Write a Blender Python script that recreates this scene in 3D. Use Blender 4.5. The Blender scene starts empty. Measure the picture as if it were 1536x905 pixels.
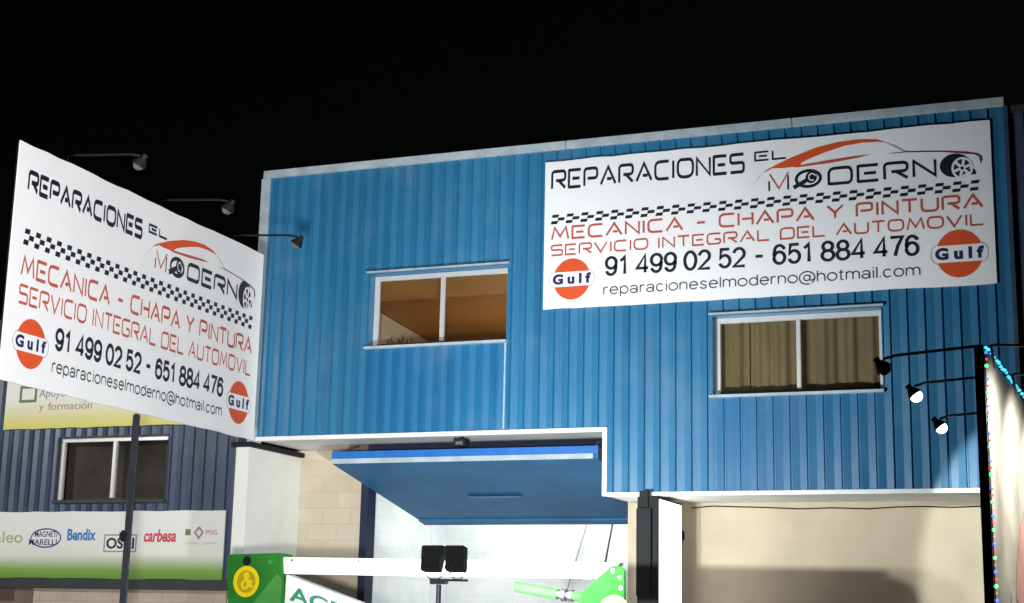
import bpy, bmesh, math, random
from mathutils import Vector, Matrix
R = math.radians
random.seed(7)
SC = bpy.context.scene
COL = SC.collection

# ------------------------------------------------------------------ camera
cam_data = bpy.data.cameras.new('camera')
cam = bpy.data.objects.new('camera', cam_data); COL.objects.link(cam)
cx = Vector((0.9301, 0.3667, 0.0211)).normalized()
cf = Vector((-0.3636, 0.9081, 0.2074)).normalized()
cu = cx.cross(cf).normalized(); cx = cf.cross(cu).normalized()
cam.matrix_world = Matrix(((cx.x, cu.x, -cf.x, 0), (cx.y, cu.y, -cf.y, 0), (cx.z, cu.z, -cf.z, 1.6), (0, 0, 0, 1)))
cam_data.sensor_width = 36; cam_data.lens = 53.70
cam_data.clip_start = 0.1; cam_data.clip_end = 2000
SC.camera = cam

# ------------------------------------------------------------------ world, sun (night: almost nothing), exposure
W = bpy.data.worlds.new('World'); SC.world = W; W.use_nodes = True
nt = W.node_tree; bg = nt.nodes['Background']
sky = nt.nodes.new('ShaderNodeTexSky'); sky.sky_type = 'NISHITA'; sky.sun_disc = False
sky.sun_elevation = R(2); sky.sun_rotation = R(200)
nt.links.new(sky.outputs[0], bg.inputs[0]); bg.inputs[1].default_value = 0.0010
SC.view_settings.view_transform = 'Standard'; SC.view_settings.look = 'None'
SC.view_settings.exposure = 0; SC.view_settings.gamma = 1

def lamp(kind, loc, energy, color, target=None, size=0.1, cone=None, blend=1.0, name='lamp_light'):
    d = bpy.data.lights.new(name, kind); d.energy = energy; d.color = color
    if kind == 'SPOT':
        d.spot_size = R(cone); d.spot_blend = blend; d.shadow_soft_size = size
    elif kind == 'AREA':
        d.size = size
    elif kind == 'SUN':
        d.angle = R(0.5)
    else:
        d.shadow_soft_size = size
    o = bpy.data.objects.new(name, d); COL.objects.link(o); o.location = loc
    if target is not None:
        o.rotation_euler = (Vector(target) - Vector(loc)).to_track_quat('-Z', 'Y').to_euler()
    return o
lamp('SUN', (0, 0, 40), 0.004, (0.8, 0.88, 1), (-10, 30, 0), name='moon')
# spot added beside the camera to brighten the pole sign and the left side
KEY = lamp('SPOT', (-.45, .45, 1.25), 9400, (1.0, 0.985, 0.96), (-8.9, 12, 3.9), size=0.16, cone=58, blend=1.0, name='headlight_beam')
FLOOD_W = 740
# spot added beyond the left edge of the view to brighten the slate building
lamp('SPOT', (-17, 9, 6.2), 1750, (1.0, 0.97, 0.92), (-13.6, 17.5, 3.9), size=0.2, cone=62, blend=.8, name='street_lamp_light')

# ------------------------------------------------------------------ materials
def mat(name, col, rough=0.6, metal=0.0, spec=0.5, noise=0.0, nscale=3.0, bump=0.0, bscale=40.0, streak=0.0, col2=None):
    m = bpy.data.materials.new(name); m.use_nodes = True
    n = m.node_tree.nodes; l = m.node_tree.links; b = n['Principled BSDF']
    b.inputs['Base Color'].default_value = (*col, 1); b.inputs['Roughness'].default_value = rough
    b.inputs['Metallic'].default_value = metal; b.inputs['Specular IOR Level'].default_value = spec
    tc = n.new('ShaderNodeTexCoord')
    if noise > 0 or streak > 0:
        mp = n.new('ShaderNodeMapping'); l.new(tc.outputs['Object'], mp.inputs[0])
        if streak > 0: mp.inputs['Scale'].default_value = (1, 1, streak)
        t = n.new('ShaderNodeTexNoise'); t.inputs['Scale'].default_value = nscale; t.inputs['Detail'].default_value = 6
        t.inputs['Roughness'].default_value = 0.62
        l.new(mp.outputs[0], t.inputs[0])
        rp = n.new('ShaderNodeValToRGB'); rp.color_ramp.elements[0].position = 0.3; rp.color_ramp.elements[1].position = 0.72
        c2 = col2 or tuple(c * (1 - noise) for c in col)
        rp.color_ramp.elements[0].color = (*c2, 1); rp.color_ramp.elements[1].color = (*col, 1)
        l.new(t.outputs[0], rp.inputs[0]); l.new(rp.outputs[0], b.inputs['Base Color'])
    if bump > 0:
        t2 = n.new('ShaderNodeTexNoise'); t2.inputs['Scale'].default_value = bscale; t2.inputs['Detail'].default_value = 4
        l.new(tc.outputs['Object'], t2.inputs[0])
        bp = n.new('ShaderNodeBump'); bp.inputs['Strength'].default_value = bump; bp.inputs['Distance'].default_value = 0.02
        l.new(t2.outputs[0], bp.inputs['Height']); l.new(bp.outputs[0], b.inputs['Normal'])
    return m
def emit(name, col, strength):
    m = bpy.data.materials.new(name); m.use_nodes = True
    b = m.node_tree.nodes['Principled BSDF']
    b.inputs['Base Color'].default_value = (*[min(c, .9) for c in col], 1)
    b.inputs['Emission Color'].default_value = (*col, 1); b.inputs['Emission Strength'].default_value = strength
    return m
def glass_mat(name, tint=(1, 1, 1)):
    m = bpy.data.materials.new(name); m.use_nodes = True
    n = m.node_tree.nodes; l = m.node_tree.links; n.remove(n['Principled BSDF'])
    tr = n.new('ShaderNodeBsdfTransparent'); tr.inputs[0].default_value = (*tint, 1)
    gl = n.new('ShaderNodeBsdfGlossy'); gl.inputs['Roughness'].default_value = 0.02
    fr = n.new('ShaderNodeFresnel'); fr.inputs[0].default_value = 1.45
    mx = n.new('ShaderNodeMixShader'); l.new(fr.outputs[0], mx.inputs[0]); l.new(tr.outputs[0], mx.inputs[1]); l.new(gl.outputs[0], mx.inputs[2])
    l.new(mx.outputs[0], n['Material Output'].inputs[0])
    return m
def block_mat(name, c1, c2, mortar, bw, bh, msize=0.008, rough=0.85):
    m = bpy.data.materials.new(name); m.use_nodes = True
    n = m.node_tree.nodes; l = m.node_tree.links; b = n['Principled BSDF']; b.inputs['Roughness'].default_value = rough
    tc = n.new('ShaderNodeTexCoord'); sp = n.new('ShaderNodeSeparateXYZ'); cb = n.new('ShaderNodeCombineXYZ')
    l.new(tc.outputs['Object'], sp.inputs[0])
    ad = n.new('ShaderNodeMath'); ad.operation = 'ADD'; l.new(sp.outputs[0], ad.inputs[0]); l.new(sp.outputs[1], ad.inputs[1])
    l.new(ad.outputs[0], cb.inputs[0]); l.new(sp.outputs[2], cb.inputs[1])
    br = n.new('ShaderNodeTexBrick'); l.new(cb.outputs[0], br.inputs[0])
    br.inputs['Color1'].default_value = (*c1, 1); br.inputs['Color2'].default_value = (*c2, 1); br.inputs['Mortar'].default_value = (*mortar, 1)
    br.inputs['Scale'].default_value = 1; br.inputs['Mortar Size'].default_value = msize; br.inputs['Mortar Smooth'].default_value = 0.4
    br.inputs['Brick Width'].default_value = bw; br.inputs['Row Height'].default_value = bh
    no = n.new('ShaderNodeTexNoise'); no.inputs['Scale'].default_value = 2.2; no.inputs['Detail'].default_value = 8; l.new(tc.outputs['Object'], no.inputs[0])
    mx = n.new('ShaderNodeMix'); mx.data_type = 'RGBA'; mx.blend_type = 'MULTIPLY'; mx.inputs[0].default_value = 0.30
    l.new(br.outputs[0], mx.inputs[6]); l.new(no.outputs[0], mx.inputs[7])
    rp = n.new('ShaderNodeValToRGB'); rp.color_ramp.elements[0].color = (.55, .5, .45, 1); rp.color_ramp.elements[1].color = (1, 1, 1, 1)
    rp.color_ramp.elements[0].position = .25; rp.color_ramp.elements[1].position = .6
    l.new(no.outputs[0], rp.inputs[0]); l.new(rp.outputs[0], mx.inputs[7])
    l.new(mx.outputs[2], b.inputs['Base Color'])
    bp = n.new('ShaderNodeBump'); bp.inputs['Strength'].default_value = 0.22 if msize > .007 else .08; bp.inputs['Distance'].default_value = 0.01
    l.new(br.outputs['Fac'], bp.inputs['Height']); bp.invert = True; l.new(bp.outputs[0], b.inputs['Normal'])
    return m
def grad_mat(name, z0, z1, stops, rough=0.55):
    """printed vertical colour blend of a banner (object z from z0 to z1)"""
    m = bpy.data.materials.new(name); m.use_nodes = True
    n = m.node_tree.nodes; l = m.node_tree.links; b = n['Principled BSDF']; b.inputs['Roughness'].default_value = rough
    tc = n.new('ShaderNodeTexCoord'); sp = n.new('ShaderNodeSeparateXYZ'); l.new(tc.outputs['Object'], sp.inputs[0])
    mr = n.new('ShaderNodeMapRange'); mr.inputs[1].default_value = z0; mr.inputs[2].default_value = z1; l.new(sp.outputs[1], mr.inputs[0])
    rp = n.new('ShaderNodeValToRGB'); e = rp.color_ramp.elements
    while len(e) < len(stops): e.new(0.5)
    for i, (p, c) in enumerate(stops): e[i].position = p; e[i].color = (*c, 1)
    l.new(mr.outputs[0], rp.inputs[0]); l.new(rp.outputs[0], b.inputs['Base Color'])
    return m

def clad_mat(name, c, dirt):
    """painted profiled sheet: every sheet a little different, rain streaks, grime, scuffs and slight dents"""
    m = bpy.data.materials.new(name); m.use_nodes = True
    n = m.node_tree.nodes; l = m.node_tree.links; b = n['Principled BSDF']
    b.inputs['Specular IOR Level'].default_value = 0.5
    tc = n.new('ShaderNodeTexCoord'); sp = n.new('ShaderNodeSeparateXYZ'); l.new(tc.outputs['Object'], sp.inputs[0])
    dv = n.new('ShaderNodeMath'); dv.operation = 'DIVIDE'; dv.inputs[1].default_value = 0.89; l.new(sp.outputs[0], dv.inputs[0])
    fl = n.new('ShaderNodeMath'); fl.operation = 'FLOOR'; l.new(dv.outputs[0], fl.inputs[0])
    wn = n.new('ShaderNodeTexWhiteNoise'); wn.noise_dimensions = '1D'; l.new(fl.outputs[0], wn.inputs['W'])
    hv = n.new('ShaderNodeHueSaturation'); hv.inputs['Color'].default_value = (*c, 1)
    mr = n.new('ShaderNodeMapRange'); mr.inputs[3].default_value = .86; mr.inputs[4].default_value = 1.12; l.new(wn.outputs['Value'], mr.inputs[0])
    l.new(mr.outputs[0], hv.inputs['Value'])
    def noise(scale, detail, stretch):
        mp = n.new('ShaderNodeMapping'); mp.inputs['Scale'].default_value = stretch; l.new(tc.outputs['Object'], mp.inputs[0])
        t = n.new('ShaderNodeTexNoise'); t.inputs['Scale'].default_value = scale; t.inputs['Detail'].default_value = detail; t.inputs['Roughness'].default_value = .65
        l.new(mp.outputs[0], t.inputs[0]); return t
    def ramp(src, a, bb):
        r = n.new('ShaderNodeMapRange'); r.inputs[1].default_value = a; r.inputs[2].default_value = bb; l.new(src.outputs[0], r.inputs[0]); return r
    t1 = noise(5.0, 6, (1.6, 1.6, .10)); r1 = ramp(t1, .48, .78)
    mx = n.new('ShaderNodeMix'); mx.data_type = 'RGBA'; mx.inputs[7].default_value = (*dirt, 1)
    l.new(r1.outputs[0], mx.inputs[0]); l.new(hv.outputs[0], mx.inputs[6])
    t2 = noise(1.3, 8, (1, 1, 1)); r2 = ramp(t2, .52, .75)
    m2 = n.new('ShaderNodeMath'); m2.operation = 'MULTIPLY'; m2.inputs[1].default_value = .22; l.new(r2.outputs[0], m2.inputs[0])
    mx2 = n.new('ShaderNodeMix'); mx2.data_type = 'RGBA'; mx2.inputs[7].default_value = (.20, .26, .30, 1)
    l.new(m2.outputs[0], mx2.inputs[0]); l.new(mx.outputs[2], mx2.inputs[6]); l.new(mx2.outputs[2], b.inputs['Base Color'])
    rr = n.new('ShaderNodeMapRange'); rr.inputs[3].default_value = .30; rr.inputs[4].default_value = .55; l.new(t2.outputs[0], rr.inputs[0]); l.new(rr.outputs[0], b.inputs['Roughness'])
    t3 = noise(2.0, 3, (1, 1, .35)); bp = n.new('ShaderNodeBump'); bp.inputs['Strength'].default_value = .30; bp.inputs['Distance'].default_value = .03
    l.new(t3.outputs[0], bp.inputs['Height']); l.new(bp.outputs[0], b.inputs['Normal'])
    return m
M = {}
M['blue'] = clad_mat('blue_painted_sheet', (0.022, 0.150, 0.300), (0.016, 0.108, 0.220))
M['blue_door'] = mat('blue_door_paint', (0.022, 0.160, 0.36), 0.6, 0, 0.4, noise=0.35, nscale=1.8, bump=0.1, bscale=5)
M['blue_edge'] = mat('blue_edge_paint', (0.02, 0.15, 0.50), 0.45, noise=0.25, nscale=6)
M['trim'] = mat('pale_flashing', (0.44, 0.52, 0.58), 0.5, 0.0, 0.4, noise=0.35, nscale=5)
M['trim_white'] = mat('white_flashing', (0.78, 0.80, 0.82), 0.5, noise=0.15, nscale=5)
M['alu'] = mat('aluminium_frame', (0.62, 0.63, 0.64), 0.4, 0.3, noise=0.12, nscale=9)
M['soffit'] = mat('soffit_board', (0.82, 0.81, 0.78), 0.7, noise=0.2, nscale=2.5)
M['navy'] = mat('dark_navy_board', (0.010, 0.018, 0.055), 0.6, noise=0.3, nscale=4)
M['blue_infill'] = clad_mat('newer_blue_sheet', (0.014, 0.128, 0.285), (0.011, 0.100, 0.225))
M['slate'] = clad_mat('slate_blue_sheet', (0.040, 0.064, 0.120), (0.028, 0.042, 0.078))
M['slate_dark'] = mat('dark_slate_trim', (0.035, 0.042, 0.045), 0.6, noise=0.3, nscale=5)
M['block'] = block_mat('beige_block', (0.56, 0.48, 0.37), (0.51, 0.435, 0.335), (0.48, 0.41, 0.315), 0.40, 0.20)
M['block2'] = block_mat('pink_beige_block', (0.52, 0.43, 0.36), (0.46, 0.38, 0.31), (0.4, 0.33, 0.28), 0.40, 0.20)
M['brown_board'] = mat('brown_board', (0.20, 0.16, 0.12), 0.8, noise=0.3, nscale=3)
M['block_plain'] = block_mat('smooth_beige_block', (0.55, 0.465, 0.345), (0.542, 0.457, 0.338), (0.535, 0.448, 0.33), 0.40, 0.20, 0.006)
M['render'] = mat('grey_white_render', (0.74, 0.75, 0.71), 0.85, noise=0.15, nscale=1.6, bump=0.15, bscale=20)
M['white_wall'] = block_mat('white_painted_block', (0.82, 0.84, 0.83), (0.81, 0.83, 0.82), (0.77, 0.79, 0.79), 0.40, 0.20)
M['black'] = mat('black_metal', (0.010, 0.011, 0.013), 0.65, 0, .25, noise=0.3, nscale=8)
M['pole'] = mat('dark_grey_pole', (0.03, 0.033, 0.045), 0.5, noise=0.4, nscale=6)
M['vinyl'] = mat('white_vinyl', (0.85, 0.87, 0.90), 0.45, noise=0.10, nscale=1.1, bump=0.45, bscale=1.5)
M['ink'] = mat('navy_black_ink', (0.008, 0.009, 0.022), 0.5, noise=0.2, nscale=4)
M['ink_soft'] = mat('grey_black_ink', (0.055, 0.06, 0.075), 0.5, noise=0.2, nscale=4)
M['red'] = mat('brick_red_ink', (0.52, 0.095, 0.062), 0.5, noise=0.2, nscale=3)
M['orange'] = mat('orange_ink', (0.68, 0.085, 0.018), 0.5, noise=0.12, nscale=3)
M['dkred'] = mat('dark_red_ink', (0.16, 0.03, 0.03), 0.5, noise=0.2, nscale=3)
M['navyink'] = mat('royal_navy_ink', (0.012, 0.014, 0.11), 0.5, noise=0.15, nscale=4)
M['outline'] = mat('grey_outline_ink', (0.40, 0.42, 0.46), 0.5, noise=0.1, nscale=4)
M['white_ink'] = mat('white_ink', (0.82, 0.83, 0.85), 0.5, noise=0.05, nscale=2)
M['blind'] = mat('brown_grey_blind', (0.10, 0.08, 0.065), .9, noise=.75, nscale=1.1)  # panel standing in for the dim room behind the slate building's pane
M['glass'] = glass_mat('window_glass', (0.93, 0.95, 0.95))
M['ceiling_brown'] = mat('brown_wood_ceiling', (0.42, 0.19, 0.05), 0.7, noise=0.25, nscale=1.3)
M['cream'] = mat('cream_wall', (0.66, 0.58, 0.45), 0.85, noise=0.1, nscale=2)
M['curtain'] = mat('tan_curtain', (0.215, 0.150, 0.072), 0.9, noise=0.35, nscale=3, streak=0.25)
M['dark_room'] = mat('dark_room', (0.20, 0.15, 0.12), 0.9, noise=0.3, nscale=1)
M['green'] = mat('green_paint', (0.028, 0.215, 0.028), 0.75, 0, .15, noise=0.4, nscale=4, bump=0.08, bscale=10)
M['green_lt'] = mat('light_green_paint', (0.07, 0.30, 0.065), 0.75, 0, .15, noise=0.3, nscale=4)
M['yellow'] = mat('yellow_paint', (0.80, 0.62, 0.01), 0.45, noise=0.1, nscale=8)
M['white_paint'] = mat('white_machine_paint', (0.82, 0.83, 0.82), 0.4, noise=0.1, nscale=4)
M['teal_ink'] = mat('green_teal_ink', (0.04, 0.26, 0.17), 0.5, noise=0.15, nscale=5)
M['pale_ink'] = mat('pale_grey_ink', (0.55, 0.60, 0.58), 0.5, noise=0.2, nscale=5)
M['chrome'] = mat('steel', (0.55, 0.56, 0.58), 0.3, 0.9, noise=0.2, nscale=9)
M['lens'] = mat('floodlight_glass', (0.12, 0.12, 0.12), 0.3, noise=0.1, nscale=5)
M['asphalt'] = mat('asphalt', (0.05, 0.05, 0.052), 0.9, noise=0.4, nscale=1.2, bump=0.4, bscale=60)
M['concrete'] = mat('concrete', (0.40, 0.39, 0.37), 0.9, noise=0.3, nscale=1.4, bump=0.3, bscale=30)
M['rubber'] = mat('rubber', (0.02, 0.02, 0.02), 0.8, noise=0.2, nscale=9)
M['car_paint'] = mat('silver_car_paint', (0.42, 0.43, 0.45), 0.3, 0.5, noise=0.05, nscale=2)
M['car_glass'] = mat('dark_car_glass', (0.02, 0.025, 0.03), 0.08, noise=0.1, nscale=2)
M['lamp_grey'] = mat('grey_lamp_metal', (0.10, 0.10, 0.105), 0.5, noise=0.2, nscale=12)
M['lit_face'] = emit('lit_sign_face', (1.0, 1.0, 1.0), 2.4)
M['bulb'] = emit('lit_lamp_glass', (0.97, 1.0, 1.0), 9)
M['tube'] = emit('lit_tube', (0.93, 1.0, 1.0), 6)
M['flood_on'] = emit('lit_flood_glass', (1, 1, 1), 10)
for nm, c, s in (('led_blue', (0.05, 0.12, 1.0), 3.2), ('led_green', (0.12, 0.9, 0.25), 2.2), ('led_red', (1.0, 0.06, 0.09), 1.5), ('led_cyan', (0.06, 0.62, 0.95), 1.7), ('led_warm', (1, .55, .3), 0.7)):
    M[nm] = emit(nm, c, s)

# ------------------------------------------------------------------ mesh helpers
class MB:
    def __init__(s): s.v = []; s.f = []
    def face(s, pts):
        i = len(s.v); s.v += [tuple(p) for p in pts]; s.f.append(list(range(i, i + len(pts))))
    def box(s, x0, x1, y0, y1, z0, z1):
        if x0 > x1: x0, x1 = x1, x0
        if y0 > y1: y0, y1 = y1, y0
        if z0 > z1: z0, z1 = z1, z0
        i = len(s.v)
        s.v += [(x, y, z) for x in (x0, x1) for y in (y0, y1) for z in (z0, z1)]
        s.f += [[i + a for a in q] for q in ((0, 1, 3, 2), (4, 6, 7, 5), (0, 4, 5, 1), (2, 3, 7, 6), (0, 2, 6, 4), (1, 5, 7, 3))]
        return s
    def tube(s, pts, r, n=10, r2=None, cap=True):
        pts = [Vector(p) for p in pts]; rings = []
        up = Vector((0, 0, 1))
        for k, p in enumerate(pts):
            d = (pts[min(k + 1, len(pts) - 1)] - pts[max(k - 1, 0)]).normalized()
            a = d.cross(up)
            if a.length < 1e-3: a = d.cross(Vector((1, 0, 0)))
            a.normalize(); b = d.cross(a)
            rr = r if r2 is None else r + (r2 - r) * k / (len(pts) - 1)
            i = len(s.v); rings.append(i)
            s.v += [tuple(p + (a * math.cos(t) + b * math.sin(t)) * rr) for t in [2 * math.pi * j / n for j in range(n)]]
        for i, j in zip(rings, rings[1:]):
            for q in range(n): s.f.append([i + q, i + (q + 1) % n, j + (q + 1) % n, j + q])
        if cap:
            s.f.append([rings[0] + q for q in range(n)][::-1]); s.f.append([rings[-1] + q for q in range(n)])
        return s
    def prism(s, poly, axis, a, b):
        """polygon of (u,v) extruded along axis ('x': u=y,v=z; 'y': u=x,v=z; 'z': u=x,v=y)"""
        def P(u, v, w): return {'x': (w, u, v), 'y': (u, w, v), 'z': (u, v, w)}[axis]
        i = len(s.v); n = len(poly)
        s.v += [P(u, v, a) for u, v in poly] + [P(u, v, b) for u, v in poly]
        s.f.append([i + k for k in range(n)]); s.f.append([i + n + k for k in range(n)][::-1])
        for k in range(n): s.f.append([i + k, i + n + k, i + n + (k + 1) % n, i + (k + 1) % n])
        return s
    def sphere(s, c, r, sc=(1, 1, 1), nu=10, nv=6):
        c = Vector(c); i = len(s.v)
        for a in range(nv + 1):
            th = math.pi * a / nv
            for b in range(nu):
                ph = 2 * math.pi * b / nu
                s.v.append((c.x + r * sc[0] * math.sin(th) * math.cos(ph), c.y + r * sc[1] * math.sin(th) * math.sin(ph), c.z + r * sc[2] * math.cos(th)))
        for a in range(nv):
            for b in range(nu): s.f.append([i + a * nu + b, i + a * nu + (b + 1) % nu, i + (a + 1) * nu + (b + 1) % nu, i + (a + 1) * nu + b])
        return s
    def corr(s, x0, x1, z0, z1, y, per=0.178, ph=-4.99, depth=0.035, yoff=0.0):
        """trapezoid sheet facing -Y, ribs along Z"""
        prof = [(0.0, depth), (0.012, depth), (0.022, 0), (0.094, 0.011), (per - .010, 0), (per, depth)]
        xs = []
        k = math.floor((x0 - ph) / per) - 1
        while ph + k * per < x1 + per:
            for u, d in prof[:-1]: xs.append((ph + k * per + u, d))
            k += 1
        def interp(x):
            for (a, da), (b, db) in zip(xs, xs[1:]):
                if a <= x <= b: return da + (db - da) * ((x - a) / (b - a) if b > a else 0)
            return depth
        line = [(x0, interp(x0))] + [p for p in xs if x0 < p[0] < x1] + [(x1, interp(x1))]
        for (a, da), (b, db) in zip(line, line[1:]):
            s.face([(a, y + da, z0), (b, y + db, z0), (b, y + db, z1), (a, y + da, z1)])
        return s
    def build(s, name, m, parent=None, bevel=0.0, smooth=False, weld=False):
        me = bpy.data.meshes.new(name); me.from_pydata(s.v, [], s.f); me.update()
        if weld or bevel or smooth:
            bm = bmesh.new(); bm.from_mesh(me)
            bmesh.ops.remove_doubles(bm, verts=bm.verts, dist=1e-5)
            bmesh.ops.recalc_face_normals(bm, faces=bm.faces)
            if bevel: bmesh.ops.bevel(bm, geom=list(bm.edges), offset=bevel, segments=2, affect='EDGES', clamp_overlap=True)
            bm.to_mesh(me); bm.free()
        if smooth:
            for p in me.polygons: p.use_smooth = True
        me.materials.append(M[m] if isinstance(m, str) else m)
        o = bpy.data.objects.new(name, me); COL.objects.link(o)
        if parent is not None: o.parent = parent
        return o
def tag(o, label=None, cat=None, group=None, kind=None):
    if label: o['label'] = label
    if cat: o['category'] = cat
    if group: o['group'] = group
    if kind: o['kind'] = kind
    return o
def thing(name, label, cat, loc=(0, 0, 0), group=None, matrix=None):
    o = bpy.data.objects.new(name, None); COL.objects.link(o); o.empty_display_size = 0.2
    if matrix is not None: o.matrix_world = matrix
    else: o.location = loc
    return tag(o, label, cat, group)

# ------------------------------------------------------------------ lettering
GL = {
 'A': (1.0, [([(0, 0), (.5, 1), (1, 0)], 0), ([(.42, .30), (.74, .30)], 0)]),
 'C': (.9, [([(1, 1), (0, 1), (0, 0), (1, 0)], .38)]),
 'D': (.95, [([(0, 0), (.6, 0), (1, 0), (1, 1), (.6, 1), (0, 1), (0, -.04)], .42)]),
 'E': (.82, [([(1, 1), (0, 1), (0, 0), (1, 0)], .05), ([(.30, .5), (.9, .5)], 0)]),
 'G': (.95, [([(1, 1), (0, 1), (0, 0), (1, 0), (1, .46), (.55, .46)], .3)]),
 'H': (.85, [([(0, 0), (0, 1)], 0), ([(1, 0), (1, 1)], 0), ([(.25, .5), (1, .5)], 0)]),
 'I': (.08, [([(.5, 0), (.5, 1)], 0)]),
 'L': (.8, [([(0, 1), (0, 0), (1, 0)], .08)]),
 'M': (1.1, [([(0, 0), (.16, 1), (.5, .22), (.84, 1), (1, 0)], 0)]),
 'N': (.85, [([(0, 0), (0, 1), (1, 0), (1, 1)], 0)]),
 'O': (1.0, [([(.5, 1), (0, 1), (0, 0), (1, 0), (1, 1), (.48, 1)], .42)]),
 'P': (.88, [([(0, 0), (0, 1), (1, 1), (1, .42), (.25, .42)], .24)]),
 'R': (.92, [([(0, 0), (0, 1), (1, 1), (1, .45), (.3, .45)], .24), ([(.5, .45), (1, 0)], 0)]),
 'S': (.85, [([(1, 1), (0, 1), (0, .53), (1, .53), (1, 0), (0, 0)], .2)]),
 'T': (.85, [([(0, 1), (1, 1)], 0), ([(.5, 1), (.5, 0)], 0)]),
 'U': (.9, [([(0, 1), (0, 0), (1, 0), (1, 1)], .34)]),
 'V': (.95, [([(0, 1), (.5, 0), (1, 1)], 0)]),
 'Y': (.9, [([(0, 1), (.5, .45), (1, 1)], 0), ([(.5, .45), (.5, 0)], 0)]),
 '-': (.7, [([(.15, .48), (.85, .48)], 0)]),
}
def arc(cx_, cy_, rx, ry, a0, a1, n=16):
    return [(cx_ + rx * math.cos(R(a0 + (a1 - a0) * k / n)), cy_ + ry * math.sin(R(a0 + (a1 - a0) * k / n))) for k in range(n + 1)]
SIX = arc(.52, .72, .42, .28, 12, 165) + [(.04, .5)] + arc(.5, .32, .47, .32, 180, -185, 24)
GL.update({
 '0': (.78, [(arc(.5, .5, .5, .5, 90, 455, 30), 0)]), '1': (.62, [([(.1, .76), (.38, .85), (.62, 1), (.62, 0)], 0)]),
 '2': (.78, [(arc(.5, .70, .46, .30, 170, -38) + [(.03, 0), (1, 0)], 0)]), '4': (.82, [([(1, .26), (.02, .26), (.74, 1), (.74, 0)], 0)]),
 '5': (.78, [([(.92, 1), (.2, 1), (.09, .5)] + arc(.5, .33, .47, .33, 140, -160), 0)]), '6': (.78, [(SIX, 0)]),
 '7': (.76, [([(0, 1), (1, 1), (.6, .52), (.36, 0)], 0)]), '8': (.78, [(arc(.5, .76, .41, .24, -90, 275, 22), 0), (arc(.5, .27, .49, .27, 90, 455, 24), 0)]),
 '9': (.78, [([(1 - a, 1 - b) for a, b in SIX], 0)]),
 'r': (.36, [([(.06, 0), (.06, .72)], 0), ([(.06, .45), (.25, .64), (.5, .71), (1, .70)], .1)]),
 'e': (.66, [([(.03, .38), (.97, .38)] + arc(.5, .36, .47, .36, 8, 322, 22), 0)]),
 'p': (.66, [([(.05, -.28), (.05, .72)], 0), (arc(.5, .36, .46, .36, 180, 545, 22), 0)]),
 'a': (.62, [(arc(.44, .2, .42, .2, 0, 365, 18), 0), ([(.9, 0), (.9, .48)] + arc(.48, .48, .42, .24, 0, 165, 10), 0)]),
 'c': (.60, [(arc(.5, .36, .48, .36, 42, 318, 18), 0)]), 'i': (.08, [([(.5, 0), (.5, .72)], 0), ([(.5, .90), (.5, 1)], 0)]),
 'o': (.68, [(arc(.5, .36, .5, .36, 90, 455, 22), 0)]), 'n': (.60, [([(.05, 0), (.05, .72)], 0), (arc(.5, .44, .44, .28, 180, 0, 12) + [(.94, 0)], 0)]),
 's': (.56, [([(.92, .56), (.6, .72), (.25, .70), (.10, .54), (.3, .40), (.72, .32), (.92, .17), (.7, .01), (.3, .0), (.04, .16)], .12)]),
 'l': (.08, [([(.5, 0), (.5, 1)], 0)]), 'd': (.66, [([(.95, 0), (.95, 1)], 0), (arc(.5, .36, .46, .36, 0, 365, 22), 0)]),
 'h': (.60, [([(.05, 0), (.05, 1)], 0), (arc(.5, .44, .44, .28, 180, 0, 12) + [(.94, 0)], 0)]),
 'm': (1.0, [([(.03, 0), (.03, .72)], 0), (arc(.27, .46, .24, .26, 180, 0, 10) + [(.51, 0)], 0), (arc(.74, .46, .23, .26, 180, 0, 10) + [(.97, 0)], 0)]),
 't': (.34, [([(.4, .95), (.4, .1), (.6, 0), (1, .02)], .08), ([(0, .72), (1, .72)], 0)]), '.': (.10, [([(.5, 0), (.5, .09)], 0)]),
 '@': (1.15, [(arc(.5, .38, .5, .60, -55, 290, 26), 0), (arc(.48, .38, .2, .26, 0, 365, 18), 0), ([(.70, .66), (.68, .16), (.82, .12), (.93, .3)], .1)]),
})
def rounded(pts, r):
    if r <= 0 or len(pts) < 3: return [Vector((p[0], p[1])) for p in pts]
    P = [Vector((p[0], p[1])) for p in pts]; out = [P[0]]
    for a, b, c in zip(P, P[1:], P[2:]):
        u = a - b; w = c - b
        ru = min(r, u.length * .5); rw = min(r, w.length * .5)
        p0 = b + u.normalized() * ru; p1 = b + w.normalized() * rw
        for k in range(7):
            t = k / 6; out.append(p0 * (1 - t) ** 2 + b * 2 * t * (1 - t) + p1 * t ** 2)
    out.append(P[-1])
    o2 = [out[0]]
    for p in out[1:]:
        if (p - o2[-1]).length > 1e-4: o2.append(p)
    return o2
def ribbon(mb, pts, tx, ty, d):
    """flat stroke: half widths tx across verticals, ty across horizontals"""
    q = ty / tx; P = [Vector((p.x * q, p.y)) for p in pts]; L = []; Rr = []
    n = len(P)
    for i in range(n):
        a = (P[i] - P[i - 1]).normalized() if i else None
        b = (P[i + 1] - P[i]).normalized() if i < n - 1 else None
        if a is None: nn = Vector((-b.y, b.x)); s = 1
        elif b is None: nn = Vector((-a.y, a.x)); s = 1
        else:
            nn = Vector((-(a + b).y, (a + b).x))
            if nn.length < 1e-3: nn = Vector((-a.y, a.x))
            nn.normalize(); s = min(1.7, 1 / max(.3, nn.dot(Vector((-a.y, a.x)))))
        L.append(P[i] + nn * ty * s); Rr.append(P[i] - nn * ty * s)
    for i in range(n - 1):
        mb.face([(p.x / q, p.y, d) for p in (Rr[i], Rr[i + 1], L[i + 1], L[i])])
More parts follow.
